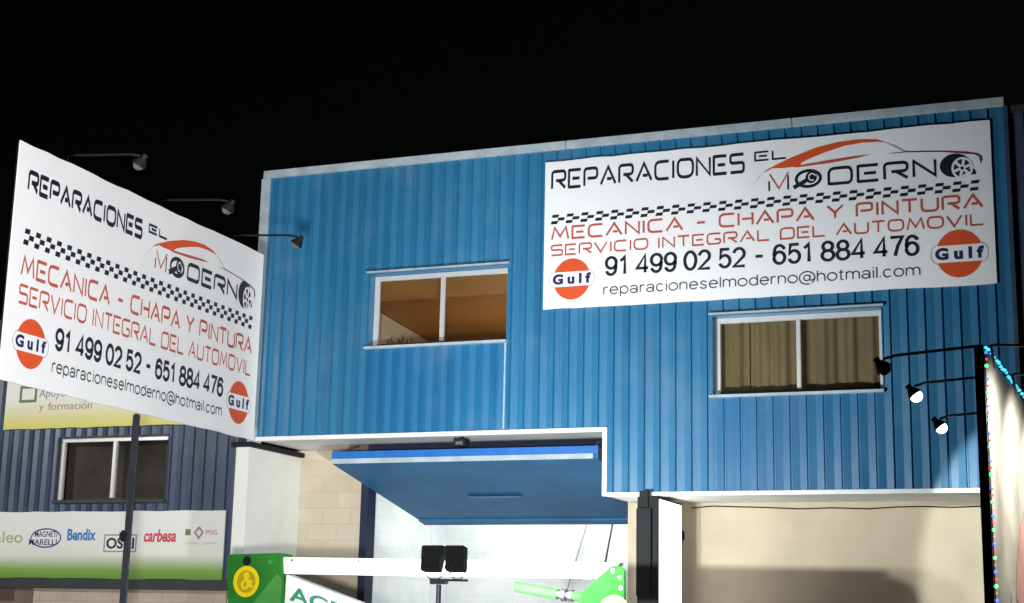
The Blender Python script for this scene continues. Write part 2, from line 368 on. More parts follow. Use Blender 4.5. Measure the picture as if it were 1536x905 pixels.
def stroke_text(text, x0, x1, z0, z1, tx, ty, d, name, m, root, gap=.26, space=.55, desc=0.0):
    """text stretched to x0..x1, z0..z1 in the local plane at depth d, one mesh per word"""
    adv = []; w = 0; word = 0
    for ch in text:
        if ch == ' ': w += space; word += 1; continue
        adv.append((ch, w, word)); w += GL[ch][0] + gap
    w -= gap; sx = (x1 - x0 - 2 * tx) / w; h = z1 - z0 - 2 * ty
    words = {}
    for k, (ch, ax, wd) in enumerate(adv):
        mb = words.setdefault(wd, MB())
        for q, (pts, r) in enumerate(GL[ch][1]):
            pp = rounded([(p[0] * GL[ch][0], p[1]) for p in pts], r * min(1, GL[ch][0]))
            pp = [Vector((x0 + tx + (ax + p.x) * sx, z0 + ty + p.y * h)) for p in pp]
            ribbon(mb, pp, tx, ty, d + k * 2e-5 + q * 1e-5)
    for mb in words.values(): mb.build(name, m, root)
def font_mesh(name, text, x0, x1, z0, z1, d, m, parent, bold=0.0, shear=0.0, xh=None):
    cu_ = bpy.data.curves.new(name, 'FONT'); cu_.body = text; cu_.offset = bold; cu_.shear = shear; cu_.fill_mode = 'FRONT'
    cu_.resolution_u = 4
    o = bpy.data.objects.new(name + '_src', cu_); COL.objects.link(o)
    dg = bpy.context.evaluated_depsgraph_get(); dg.update()
    me = bpy.data.meshes.new_from_object(o.evaluated_get(dg))
    bpy.data.objects.remove(o); bpy.data.curves.remove(cu_)
    xs = [v.co.x for v in me.vertices]; ys = [v.co.y for v in me.vertices]
    ax, bx, ay, by = min(xs), max(xs), min(ys), max(ys)
    if xh is not None: ay = 0.0            # baseline stays at z0
    for v in me.vertices:
        v.co = Vector((x0 + (v.co.x - ax) / (bx - ax) * (x1 - x0), z0 + (v.co.y - ay) / (by - ay) * (z1 - z0), d))
    me.name = name; me.materials.clear(); me.materials.append(M[m])
    ob = bpy.data.objects.new(name, me); COL.objects.link(ob); ob.parent = parent
    return ob
def disc_pts(cx_, cz, rx, rz, a0=0, a1=2 * math.pi, n=40):
    return [(cx_ + rx * math.cos(a0 + (a1 - a0) * k / n), cz + rz * math.sin(a0 + (a1 - a0) * k / n)) for k in range(n + (0 if abs(a1 - a0 - 2 * math.pi) < 1e-6 else 1))]
def flat(mb, pts, d): mb.face([(p[0], p[1], d) for p in pts]); return mb

LOGO_BODY = [(.4933, .7234), (.506, .769), (.5257, .8151), (.5763, .8754), (.6341, .9275), (.6797, .9486), (.7248, .955), (.7656, .9435), (.782, .92), (.7655, .9279), (.7321, .9306), (.6946, .922), (.6566, .8932), (.6222, .8631), (.6029, .84), (.5971, .8213), (.5875, .8159), (.5605, .8139), (.5373, .8177), (.5139, .7897)]
LOGO_LOWER = [(.5971, .8235), (.6638, .8396), (.7164, .85), (.7499, .851), (.7238, .8369), (.6636, .8194), (.6028, .8107), (.5836, .8124)]
LOGO_GLASS = [(.7802, .9238), (.802, .8955), (.8217, .8569), (.8307, .85), (.8198, .8508), (.8001, .8872)]
LOGO_HOOD = [(.7831, .8442), (.8271, .851), (.8992, .8345), (.9489, .8155), (.9716, .7995), (.9808, .7808), (.9822, .7555), (.9776, .7297), (.9769, .7515), (.9752, .778), (.9662, .7934), (.8991, .8269), (.827, .8433)]
def tri_flat(mb, pts, d):
    from mathutils.geometry import tessellate_polygon
    i = len(mb.v); mb.v += [(p[0], p[1], d) for p in pts]
    for t in tessellate_polygon([[Vector((p[0], p[1], 0)) for p in pts]]): mb.f.append([i + k for k in t])
def garage_print(root, Wd, Hd, smap, lmap, tmap, er, d=0.004, weak=0.0):
    """the whole printed layout of the garage banner, in the banner's local x (right), y (up), z (out)"""
    S = lambda s: smap(s) * Wd
    Lg = lambda s: lmap(s) * Wd
    T = lambda t: tmap(t) * Hd
    k = Wd / 4.955
    stroke_text('REPARACIONES', Lg(.015), Lg(.475), T(.803), T(.940), .0135 * k, .0185, d, 'heading_lettering', 'ink', root)
    stroke_text('EL', Lg(.496), Lg(.569), T(.872), T(.938), .0105 * k, .0105, d, 'heading_lettering', 'ink', root)
    for n_, pts, m_ in (('car_emblem', LOGO_BODY, 'orange'), ('car_emblem', LOGO_LOWER, 'red'), ('car_emblem', LOGO_GLASS, 'outline'), ('car_emblem', LOGO_HOOD, 'dkred')):
        mb = MB(); tri_flat(mb, [(Lg(a), T(b)) for a, b in pts], d + .0008); mb.build(n_, m_, root)
    # MODERNO: red V of the M between black uprights, O with a piston in it, last O a wheel
    z0, z1 = T(.672), T(.788)
    for s in (.529, .571):
        mb = MB(); ribbon(mb, [Vector((Lg(s), z0)), Vector((Lg(s), z0 + (z1 - z0) * (.55 if s < .55 else .8)))], .010 * k, .012, d + .001); mb.build('name_lettering', 'ink', root)
    mb = MB()
    cxo, czo, rxo, rzo = Lg(.6155), T(.7315), Lg(.646) - Lg(.6155) - .02 * k, T(.7915) - T(.7315) - .016
    ring = [Vector(p) for p in disc_pts(cxo, czo, rxo, rzo)]; ring.append(ring[0]); ribbon(mb, ring, .017 * k, .017, d + .001)
    flat(mb, disc_pts(Lg(.622), T(.738), .062 * k, .066), d + .0013)
    ribbon(mb, [Vector((Lg(.583), T(.680))), Vector((Lg(.612), T(.722)))], .022 * k, .024, d + .0016)
    mb.build('name_lettering', 'ink', root)
    mb = MB(); ring = [Vector(p) for p in disc_pts(Lg(.624), T(.740), .036 * k, .038, .3, 5.2, 18)]; ribbon(mb, ring, .006 * k, .006, d + .002); mb.build('piston_emblem', 'white_ink', root)
    mb = MB(); ribbon(mb, [Vector((Lg(.530), z1 - .01)), Vector((Lg(.5505), z0 + .02)), Vector((Lg(.572), z1 - .005))], .0085 * k, .010, d + .0014); mb.build('name_lettering', 'red', root)
    stroke_text('DERN', Lg(.657), Lg(.888), T(.675), T(.793), .0145 * k, .0170, d, 'name_lettering', 'ink', root)
    wx, wz = Lg(.930), T(.735); wr = .142
    mb = MB(); flat(mb, [(wx + (math.cos(a) * .155 - .02) * k, wz + math.sin(a) * .128) for a in [2 * math.pi * j / 36 for j in range(36)]], d + .001)
    flat(mb, disc_pts(Lg(.9594), T(.688), .036 * k, .034), d + .0015)
    ribbon(mb, [Vector((Lg(.945), T(.705))), Vector((Lg(.968), T(.672)))], .010 * k, .010, d + .0017); mb.build('wheel_emblem', 'ink', root)
    mb = MB(); rx, rz, ox, oz = .098 * k, .108, wx + .052 * k, wz - .035
    ring = [Vector(p) for p in disc_pts(ox, oz, rx, rz)]; ring.append(ring[0]); ribbon(mb, ring, .011 * k, .011, d + .002)
    for j in range(6):
        a = j * math.pi / 3 + .3; ribbon(mb, [Vector((ox + math.cos(a) * .018 * k, oz + math.sin(a) * .018)), Vector((ox + math.cos(a) * rx * .95, oz + math.sin(a) * rz * .95))], .015 * k, .015, d + .0024 + j * 1e-5)
    mb.build('wheel_emblem', 'white_ink', root)
    # chequered strip, three staggered rows leaning like in a finish flag
    mb = MB(); n = 27; xs0, xs1 = S(.016), S(.977); zt, zb = T(.633), T(.568); st = (xs1 - xs0) / (n - .35)
    ch = (zt - zb) / 3.0; sq = st * .45
    for j in range(n):
        for r_ in range(3):
            ox = xs0 + j * st + (st * .46 if r_ == 1 else 0) + (0 if r_ else .012 * k)
            if ox + sq > xs1 + .02: continue
            zc = zt - r_ * ch
            flat(mb, [(ox, zc - ch * .93), (ox + sq, zc - ch * .93), (ox + sq + .01 * k, zc), (ox + .01 * k, zc)], d + .0005)
    mb.build('chequered_strip', 'ink', root)
    stroke_text('MECANICA - CHAPA Y PINTURA', S(.017), S(.980), T(.458), T(.552), 0.0122 * k, .0132, d, 'service_lettering', 'red', root)
    stroke_text('SERVICIO INTEGRAL DEL AUTOMOVIL', S(.017), S(.980), T(.352), T(.430), 0.0095 * k, .0105, d, 'service_lettering', 'red', root)
    stroke_text('91 499 02 52 - 651 884 476', S(.148), S(.848), T(.194), T(.327), .0185 * k, .0165, d, 'phone_lettering', 'ink', root, gap=.22, space=.42)
    stroke_text('reparacioneselmoderno@hotmail.com', S(.145), S(.848), T(.072), T(.146), .0072 * k, .0072, d, 'address_lettering', 'ink_soft', root, gap=.165)
    for sc_, ec in ((.0695, er), (.9275, er * 1.06)):
        ex, ez = S(sc_), T(.192)
        e = bpy.data.objects.new('round_emblem', None); COL.objects.link(e); e.parent = root
        mb = MB()
        a = math.asin(.36)
        flat(mb, disc_pts(ex, ez, ec * .93, ec, a, math.pi - a, 24), d + .0005)
        flat(mb, disc_pts(ex, ez, ec * .93, ec, math.pi + a, 2 * math.pi - a, 24), d + .0005)
        mb.build('emblem_disc', 'orange', e)
        hw, hh = ec * 1.13, ec * .40
        for sg in (-1, 1):
            mb = MB()
            arc = [Vector((ex + sg * (hw - hh * .75 + math.cos(t) * hh * .75), ez + math.sin(t) * hh)) for t in [-math.pi / 2 + math.pi * j / 14 for j in range(15)]]
            ribbon(mb, arc, .004, .004, d + .001)
            mb.build('emblem_outline', 'outline', e)
        font_mesh('emblem_lettering', 'G u l f', ex - ec * .96, ex + ec * .96, ez - ec * .24, ez + ec * .27, d + .001, 'navyink', e, bold=0.05)

def board(name, label, cat, origin, xdir, Wd, Hd, group=None):
    x = Vector(xdir).normalized(); y = Vector((0, 0, 1)); z = x.cross(y)
    o = Vector(origin)
    mw = Matrix(((x.x, y.x, z.x, o.x), (x.y, y.y, z.y, o.y), (x.z, y.z, z.z, o.z), (0, 0, 0, 1)))
    return thing(name, label, cat, matrix=mw, group=group)
def sheet(Wd, Hd, thick, wob=0.008, n=24):
    """banner cloth with slightly uneven hems"""
    mb = MB(); rnd = random.Random(int(Wd * 100))
    top = [(Wd * i / n, Hd + rnd.uniform(-wob, wob) * (0 < i < n)) for i in range(n + 1)]
    bot = [(Wd * i / n, rnd.uniform(-wob, wob) * (0 < i < n)) for i in range(n + 1)]
    for i in range(n):
        mb.face([(*bot[i], 0), (*bot[i + 1], 0), (*top[i + 1], 0), (*top[i], 0)])
        mb.face([(*bot[i], -thick), (*top[i], -thick), (*top[i + 1], -thick), (*bot[i + 1], -thick)])
        mb.face([(*bot[i], 0), (*bot[i], -thick), (*bot[i + 1], -thick), (*bot[i + 1], 0)])
        mb.face([(*top[i], 0), (*top[i + 1], 0), (*top[i + 1], -thick), (*top[i], -thick)])
    for L, e in ((top[0], bot[0]), (bot[n], top[n])): mb.face([(*L, 0), (*e, 0), (*e, -thick), (*L, -thick)])
    return mb

# ------------------------------------------------------------------ ground
tag(MB().box(-300, 300, -200, 400, -0.4, 0).build('ground', 'asphalt'), kind='structure')
tag(MB().box(-60, 40, 14.4, 40, 0.0, 0.12).build('pavement', 'concrete'), kind='structure')

# ------------------------------------------------------------------ blue warehouse
FY = 16.0                                   # plane of the blue sheeting
GY = 17.2                                   # plane of the ground floor wall
XL, XR, ZT = -9.79, -0.905, 7.11
wh = thing('blue_warehouse', 'blue corrugated metal workshop with pale roof edging and two upper windows', 'building', (-5.3, FY, 0))
def P(mb, name, m, parent=None, **k):
    o = mb.build(name, m, parent or wh, **k); o.location = -Vector((-5.3, FY, 0)) if parent is None else Vector((0, 0, 0))
    return o
W1 = (-8.245, -6.468, 4.81, 5.690); W2 = (-4.045, -2.235, 4.082, 4.948)
mb = MB()
for x0, x1, z0, z1 in ((XL + .02, W1[0], 3.75, ZT), (W1[0], W1[1], W1[3], ZT), (W1[1], -5.262, 3.75, ZT),
                       (-5.262, W2[0], 3.03, ZT), (W2[0], W2[1], W2[3], ZT), (W2[1], XR - .01, 3.03, ZT)):
    mb.corr(x0, x1, z0, z1, FY, depth=0.028)
P(mb, 'cladding', 'blue')
for w, zb in ((W1, 3.75), (W2, 3.03)):      # newer, shallower sheets under the windows
    P(MB().corr(w[0], w[1], zb, w[2], FY + .006, depth=.016), 'infill_panel', 'blue_infill')
# flat joint strips either side of the panel under the left window
P(MB().box(-6.487, -6.468, FY - .004, FY + .02, 3.78, 4.80), 'joint_strip', 'trim')
# structure behind the sheet (upper storey walls), so that light does not pass
mb = MB(); B = FY + .06
for x0, x1, z0, z1 in ((XL + .02, W1[0] - .05, 3.75, ZT), (W1[0] - .05, W1[1] + .05, W1[3] + .05, ZT), (W1[0] - .05, W1[1] + .05, 3.75, W1[2] - .05), (W1[1] + .05, -5.262, 3.75, ZT),
                       (-5.262, W2[0] - .05, 3.03, ZT), (W2[0] - .05, W2[1] + .05, W2[3] + .05, ZT), (W2[0] - .05, W2[1] + .05, 3.03, W2[2] - .05), (W2[1] + .05, XR, 3.03, ZT)):
    mb.box(x0, x1, B, B + .08, z0, z1)
P(mb, 'backing_wall', 'navy')
P(MB().box(XL + .02, XR, B + .08, 34, ZT - .12, ZT - .02), 'roof', 'slate_dark')
P(MB().box(XR - .12, XR - .02, B + .081, 34, 0, ZT - .12).box(XL + .02, XL + .12, B + 1.3, 34, 0, ZT - .12), 'end_wall', 'slate_dark')
# parapet capping in three lengths, end trim
for a, b in ((XL - .005, -5.77), (-5.762, -3.135), (-3.127, XR)):
    P(MB().box(a, b, FY - .035, FY + .25, ZT - .085, ZT + .012), 'parapet_capping', 'trim', bevel=.006)
P(MB().box(XL - .03, XL + .085, FY - .03, FY + .12, 3.66, ZT - .087), 'corner_trim', 'trim', bevel=.006)
P(MB().box(XR - .012, XR + .03, FY - .026, FY + .12, 3.02, ZT - .087), 'corner_trim', 'slate')
# drip flashings under the sheeting
P(MB().box(XL + .087, -5.29, FY - .03, FY + .05, 3.715, 3.765), 'drip_flashing', 'trim_white', bevel=.005)
P(MB().box(-5.287, -5.235, FY - .032, FY + .05, 3.005, 3.765), 'drip_flashing', 'trim_white', bevel=.005)
P(MB().box(-5.232, XR, FY - .03, FY + .05, 3.0, 3.045), 'drip_flashing', 'trim_white', bevel=.005)
# soffits
P(MB().box(XL + .05, -5.24, FY + .052, GY + .1, 3.735, 3.80), 'soffit', 'soffit')
P(MB().box(-5.24, XR, FY + .052, GY - .002, 3.02, 3.09).box(-5.282, -5.24, FY + .052, GY - .002, 3.02, 3.733), 'soffit', 'soffit')
# ground floor walls
P(MB().box(XL - .02, -8.86, GY, GY + .25, 0.12, 3.733), 'front_wall', 'block')
P(MB().box(-5.37, XR - .12, GY, GY + .25, 0.12, 3.733), 'front_wall', 'block_plain')
P(MB().box(-9.93, -9.75, 15.93, GY - .003, 0.12, 3.64), 'side_wall', 'render')
P(MB().box(-9.99, -9.70, 15.90, GY + .02, 3.643, 3.70), 'wall_capping', 'black')
P(MB().box(-8.86, -8.76, GY - .02, GY + .2, 0.12, 3.60), 'door_jamb', 'navy')
P(MB().box(-8.56, -5.286, 16.74, 16.80, 3.50, 3.733), 'door_lintel', 'navy')  # dark board in place of the shaded gap above the open door
P(MB().box(-8.86, -8.563, 16.80, GY - .003, 3.40, 3.733), 'lintel_block', 'brown_board')
# workshop inside
P(MB().box(-9.40, -9.30, GY + .252, 20.6, 0.12, 3.65).box(-9.30, -2.6, 20.5, 20.6, 0.12, 3.65).box(-2.7, -2.6, GY + .252, 20.5, .12, 3.65), 'workshop_wall', 'white_wall')
P(MB().box(-9.298, -9.12, 20.30, 20.497, 0.12, 3.60), 'pilaster', 'trim_white')
P(MB().box(-9.40, -2.6, GY + .252, 20.6, 3.652, 3.72), 'workshop_ceiling', 'white_wall')
for a, b in (((-6.55, 20.44, 3.3), (-6.95, 20.44, 1.2)), ((-6.9, 20.46, 3.3), (-7.3, 20.46, 2.0))):
    P(MB().tube([a, b], .012, 6), 'conduit', 'pole' if a[0] > -6.6 else 'outline')
# tilt-up door, swung up: front edge out under the soffit, rear edge inside
door = bpy.data.objects.new('tilt_door', None); COL.objects.link(door); door.parent = wh
door.location = -Vector((-5.3, FY, 0))
dx0, dx1 = -8.745, -5.39
f0, b0, th = (16.16, 3.445), (18.82, 2.921), 0.14
P(MB().prism([f0, b0, (b0[0] + .03, b0[1] + th), (f0[0] + .03, f0[1] + .13)], 'x', dx0, dx1), 'door_panel', 'blue_door', door)
sl = (b0[1] - f0[1]) / (b0[0] - f0[0])
P(MB().prism([(f0[0] - .012, f0[1] + .055), (f0[0] - .012, f0[1] + .138), (f0[0] + .028, f0[1] + .138), (f0[0] - .002, f0[1] + .055)], 'x', dx0 + .005, dx1 - .005), 'edge_channel', 'blue_edge', door)
P(MB().prism([(f0[0] - .02, f0[1] - .006), (f0[0] - .02, f0[1] + .052), (f0[0] - .003, f0[1] + .052), (f0[0] - .003, f0[1] - .006)], 'x', dx0 + .01, dx1 - .06), 'edge_strip', 'trim', door)
mb = MB()
for u in (.30, .335): pass
yy = f0[0] + 1.34; mb.box(-7.56, -6.85, yy, yy + .12, f0[1] + sl * (yy - f0[0]) - .035, f0[1] + sl * (yy + .12 - f0[0]) - .004)
P(mb, 'door_rail', 'blue', door)
yy = b0[0] - .20
P(MB().prism([(yy, f0[1] + sl * (yy - f0[0]) - .028), (b0[0], b0[1] - .028), (b0[0], b0[1] - .002), (yy, f0[1] + sl * (yy - f0[0]) - .002)], 'x', dx0 + .02, dx1 - .02), 'door_rail', 'blue_door', door)
P(MB().tube([(-5.45, 16.18, 3.56), (-5.55, 16.75, 3.72)], .014, 8), 'door_arm', 'lamp_grey', door)
P(MB().tube([(-8.68, 16.18, 3.56), (-8.70, 16.75, 3.72)], .014, 8), 'door_arm', 'lamp_grey', door)
P(MB().box(-5.388, -5.31, 16.14, 16.26, 3.42, 3.56), 'door_bracket', 'black', door)

def window(w, div, glass_y, kind):
    x0, x1, z0, z1 = w; dp = .155
    t = .012
    e = bpy.data.objects.new('window', None); COL.objects.link(e); e.parent = wh; e.location = -Vector((-5.3, FY, 0))
    # reveal: blue flashings lining the hole
    mb = MB()
    mb.box(x0 - t, x0, FY - .004, FY + dp + .08, z0, z1).box(x1, x1 + t, FY - .004, FY + dp + .08, z0, z1)
    mb.box(x0 - t, x1 + t, FY - .004, FY + dp + .08, z1, z1 + t)
    P(mb, 'reveal', 'blue', e)
    P(MB().prism([(FY - .055, z1 + t + .002), (FY - .055, z1 + .03), (FY - .01, z1 + .05), (FY - .01, z1 + t + .002)], 'x', x0 - .03, x1 + .03), 'lintel_flashing', 'trim', e)
    P(MB().prism([(FY - .05, z0 - .035), (FY - .05, z0 - .004), (FY + dp, z0 + .012), (FY + dp, z0 - .035)], 'x', x0 - .03, x1 + .012), 'sill', 'trim', e)
    fy0, fy1 = FY + dp - .03, FY + dp + .03; fw = .055
    mb = MB()
    mb.box(x0 + .001, x0 + fw, fy0, fy1, z0 + .014, z1 - .001).box(x1 - fw * .8, x1 - .001, fy0, fy1, z0 + .014, z1 - .001)
    mb.box(x0 + fw, x1 - fw * .8, fy0, fy1, z1 - fw, z1 - .001)
    P(mb, 'frame', 'alu', e, bevel=.004)
    P(MB().box(x0 + fw, x1 - fw * .8, fy0 + .002, fy1, z0 + .014, z0 + .05), 'bottom_rail', 'slate_dark', e)
    xm = x0 + (x1 - x0) * div
    P(MB().box(xm - .022, xm + .022, fy0 - .008, fy1 - .01, z0 + .05, z1 - fw - .001), 'mullion', 'alu', e, bevel=.004)
    P(MB().box(x0 + fw, x1 - fw * .8, glass_y, glass_y + .006, z0 + .05, z1 - fw), 'pane', 'glass', e)
    return e
w1 = window(W1, .505, FY + .16, 0); w2 = window(W2, .505, FY + .16, 1)
# the room behind the left window: sloping brown timber ceiling, cream end wall
mb = MB(); mb.face([(-9.1, 16.2, 5.80), (-5.5, 16.2, 5.80), (-5.5, 21, 5.47), (-9.1, 21, 5.47)]); mb.face([(-9.1, 21, 4.3), (-5.5, 21, 4.3), (-5.5, 21, 5.47), (-9.1, 21, 5.47)])
mb.face([(-5.5, 16.2, 4.3), (-5.5, 21, 4.3), (-5.5, 21, 5.5), (-5.5, 16.2, 5.8)])
P(mb, 'room_ceiling', 'ceiling_brown')
mb = MB(); mb.face([(-9.1, 16.2, 4.3), (-9.1, 21, 4.3), (-9.1, 21, 5.46), (-9.1, 16.2, 5.79)]); P(mb, 'room_wall', 'cream')
mb = MB(); mb.face([(-9.1, 16.2, 4.3), (-5.5, 16.2, 4.3), (-5.5, 21, 4.3), (-9.1, 21, 4.3)]); P(mb, 'room_floor', 'dark_room')
rl = thing('room_lamp', 'warm bulb hanging in the room behind the left window', 'ceiling light', (-6.3, 18.6, 5.62))  # bulb out of view, added to warm the room
MB().tube([(0, 0, 0), (0, 0, -.22)], .006, 6).build('flex', 'black', rl); MB().sphere((0, 0, -.27), .045).build('bulb', 'bulb', rl, smooth=True)
lamp('POINT', (-7.3, 18.3, 4.55), 26, (1, .80, .55), size=.05, name='room_lamp_glow')  # point light without a fixture, added low to brighten the ceiling evenly
mb = MB(); r_ = random.Random(3)
for i in range(14):
    x = -8.1 + i * .022; mb.tube([(x, 16.24, 4.84), (x + r_.uniform(-.03, .03), 16.26, 4.90 + r_.uniform(0, .07))], .006, 5)
pl = tag(mb.build('potted_plant', 'slate_dark'), 'small dark twigs standing inside the left window corner', 'plant')
# curtains behind the right window
mb = MB(); N = 150; x0, x1 = W2[0] - .02, W2[1] + .02; r_ = random.Random(5); ph = [r_.uniform(0, 6) for _ in range(4)]
def cy(x): return FY + .24 + .018 * math.sin(x * 26 + ph[0]) + .012 * math.sin(x * 61 + ph[1]) + .016 * math.sin(x * 11 + ph[2])
for i in range(N):
    a = x0 + (x1 - x0) * i / N; b = x0 + (x1 - x0) * (i + 1) / N
    if abs((a + b) / 2 - (x0 + x1) / 2 + .55) < .006: continue
    mb.face([(a, cy(a), W2[2] + .03), (b, cy(b), W2[2] + .03), (b, cy(b), W2[3]), (a, cy(a), W2[3])])
P(mb, 'curtain', 'curtain', weld=True, smooth=True)
mb = MB(); mb.face([(x0, FY + .4, W2[2] - .1), (x1, FY + .4, W2[2] - .1), (x1, FY + .4, W2[3] + .1), (x0, FY + .4, W2[3] + .1)]); P(mb, 'room_wall', 'dark_room')

# ------------------------------------------------------------------ right-hand neighbour
nb = thing('dark_warehouse', 'unlit navy corrugated building joining the right end of the blue workshop', 'building', (3, 16, 0))
mb = MB().corr(XR + .035, 9, 3.03, 6.95, 16.03, depth=.028)
o = mb.build('cladding', 'slate', nb); o.location = (-3, -16, 0)
o = MB().box(XR + .04, 9, 16.08, 30, 3.03, 6.90).build('upper_storey', 'navy', nb); o.location = (-3, -16, 0)
o = MB().box(XR - .115, 9, GY, GY + .25, 0.12, 3.028).build('front_wall', 'block', nb); o.location = (-3, -16, 0)
o = MB().box(XR + .04, 9, 16.01, 16.3, 6.952, 7.03).build('parapet_capping', 'slate_dark', nb); o.location = (-3, -16, 0)

# ------------------------------------------------------------------ left-hand neighbour
LY = 17.5
lb = thing('slate_warehouse', 'dull slate blue corrugated building with a dark window, left of the blue workshop', 'building', (-14, LY, 0))
def L(mb, name, m, parent=None, **k):
    o = mb.build(name, m, parent or lb, **k); o.location = (14, -LY, 0) if parent is None else (0, 0, 0); return o
V = (-13.80, -11.99, 3.165, 4.035)
mb = MB()
for x0, x1, z0, z1 in ((-24, V[0], 2.10, 5.7), (V[0], V[1], V[3], 5.7), (V[0], V[1], 2.10, V[2]), (V[1], -10.83, 2.10, 5.7)): mb.corr(x0, x1, z0, z1, LY, depth=.026)
L(mb, 'cladding', 'slate')
mb = MB()
for x0, x1, z0, z1 in ((-24, V[0] - .05, 2.10, 5.7), (V[0] - .05, V[1] + .05, V[3] + .05, 5.7), (V[0] - .05, V[1] + .05, 2.10, V[2] - .05), (V[1] + .05, -10.83, 2.10, 5.7)): mb.box(x0, x1, LY + .05, LY + .15, z0, z1)
L(mb, 'backing_wall', 'navy')
L(MB().box(-24, -10.80, LY - .03, LY + .3, 5.70, 5.78), 'parapet_capping', 'slate_dark')
L(MB().box(-24, -10.83, LY + .152, 32, 5.55, 5.65).box(-10.95, -10.83, LY + .152, 32, .12, 5.55), 'roof', 'slate_dark')
L(MB().box(-24, -10.80, LY - .05, LY + .15, 1.965, 2.095), 'base_band', 'slate_dark')
L(MB().box(-10.828, -10.72, LY - .05, LY + .3, 0.12, 5.7), 'corner_trim', 'slate_dark')
L(MB().box(-24, -14.35, LY + .3, LY + .5, .12, 1.963).box(-14.35, -14.05, LY + .02, LY + .3, .12, 1.963), 'doorway_wall', 'dark_room')
L(MB().box(-14.05, -10.96, LY + .04, LY + .3, 0.12, 1.963), 'front_wall', 'block2')
e = bpy.data.objects.new('window', None); COL.objects.link(e); e.parent = lb; e.location = (14, -LY, 0)
dp = .10
L(MB().box(V[0] - .012, V[0], LY - .005, LY + .2, V[2], V[3]).box(V[1], V[1] + .012, LY - .005, LY + .2, V[2], V[3]).box(V[0] - .012, V[1] + .012, LY - .005, LY + .2, V[3], V[3] + .012), 'reveal', 'slate_dark', e)
L(MB().box(V[0] + .002, V[0] + .06, LY + .06, LY + .12, V[2], V[3] - .06).box(V[0] + .002, V[1] - .002, LY + .06, LY + .12, V[3] - .058, V[3] - .002), 'frame', 'alu', e, bevel=.004)
L(MB().box(-12.92, -12.87, LY + .055, LY + .11, V[2] + .03, V[3] - .06), 'mullion', 'alu', e, bevel=.004)
L(MB().box(V[0] + .06, V[1] - .002, LY + .09, LY + .096, V[2] + .03, V[3] - .06), 'pane', 'glass', e)
L(MB().box(V[0] - .02, V[1] + .02, LY - .04, LY + .13, V[2] - .04, V[2] - .002), 'sill', 'slate_dark', e)
mb = MB(); mb.face([(V[0], LY + .24, V[2] - .1), (V[1], LY + .24, V[2] - .1), (V[1], LY + .24, V[3] + .1), (V[0], LY + .24, V[3] + .1)]); L(mb, 'window_blind', M['blind'])  # panel added close behind the glass, since a room wall stayed unlit

# printed banners on it
up = board('advert_banner', 'white banner fading to yellow above the dark window of the slate building', 'banner', (-14.76, LY - .03, 4.17), (1, .0, 0.0), 3.3, .95)
M['up_print'] = grad_mat('white_to_yellow_print', 0, .95, [(0.0, (.60, .57, .12)), (.12, (.64, .61, .22)), (.45, (.75, .74, .69)), (1, (.76, .76, .76))])
sheet(3.3, .95, .02, .006).build('banner_sheet', M['up_print'], up)
mb = MB()
for q in ((.24, .38, .28, .62), (.50, .38, .54, .62), (.28, .58, .50, .62), (.28, .38, .50, .42)): flat(mb, [(q[0], q[1]), (q[2], q[1]), (q[2], q[3]), (q[0], q[3])], .004)
M['olive'] = mat('olive_ink', (.16, .22, .07), .6, noise=.2); M['greyink'] = mat('grey_ink', (.30, .30, .31), .6, noise=.2); M['faint'] = mat('faint_grey_ink', (.56, .57, .57), .6, noise=.1)
mb.build('book_emblem', 'olive', up)
font_mesh('banner_lettering', 'Apoyo', .58, 1.03, .41, .56, .004, 'greyink', up); font_mesh('banner_lettering', 'técnico', 1.09, 1.62, .44, .56, .004, 'greyink', up)
font_mesh('banner_lettering', 'y', .60, .67, .23, .33, .004, 'greyink', up); font_mesh('banner_lettering', 'formación', .75, 1.50, .26, .37, .004, 'greyink', up)
lo = board('advert_banner', 'long white banner fading to green below the dark window, with car part logos', 'banner', (-15.9, LY - .03, 2.10), (1, 0, 0), 4.9, .905)
M['lo_print'] = grad_mat('white_to_green_print', 0, .905, [(0.0, (.12, .27, .035)), (.13, (.20, .36, .06)), (.36, (.72, .74, .70)), (1, (.74, .74, .75))])
sheet(4.9, .905, .02, .006).build('banner_sheet', M['lo_print'], lo)
M['violet'] = mat('violet_ink', (.10, .06, .25), .6, noise=.2); M['azure'] = mat('azure_ink', (.03, .20, .55), .6, noise=.2); M['pinkred'] = mat('pink_red_ink', (.60, .06, .10), .6, noise=.2); M['lime'] = mat('lime_ink', (.40, .50, .22), .6, noise=.2)
lx = lambda x: x + 15.9
lz = lambda z: z - 2.10
font_mesh('logo_lettering', 'valeo', lx(-14.88), lx(-14.25), lz(2.58), lz(2.74), .004, 'lime', lo, bold=.01)
mb = MB(); ring = [Vector(p) for p in disc_pts(lx(-13.86), lz(2.645), .25, .125)]; ring.append(ring[0]); ribbon(mb, ring, .010, .010, .004); mb.build('oval_logo', 'violet', lo)
font_mesh('logo_lettering', 'MAGNETI', lx(-14.05), lx(-13.67), lz(2.66), lz(2.74), .004, 'violet', lo, bold=.015)
font_mesh('logo_lettering', 'MARELLI', lx(-14.14), lx(-13.67), lz(2.55), lz(2.63), .004, 'violet', lo, bold=.015)
font_mesh('logo_lettering', 'Bendix', lx(-13.50), lx(-13.03), lz(2.61), lz(2.77), .004, 'azure', lo, bold=.03)
mb = MB()
for q in ((-12.89, -12.36, 2.455, 2.475), (-12.89, -12.36, 2.675, 2.695), (-12.89, -12.87, 2.475, 2.675), (-12.38, -12.36, 2.475, 2.675)): flat(mb, [(lx(q[0]), lz(q[2])), (lx(q[1]), lz(q[2])), (lx(q[1]), lz(q[3])), (lx(q[0]), lz(q[3]))], .004)
mb.build('logo_frame', 'greyink', lo)
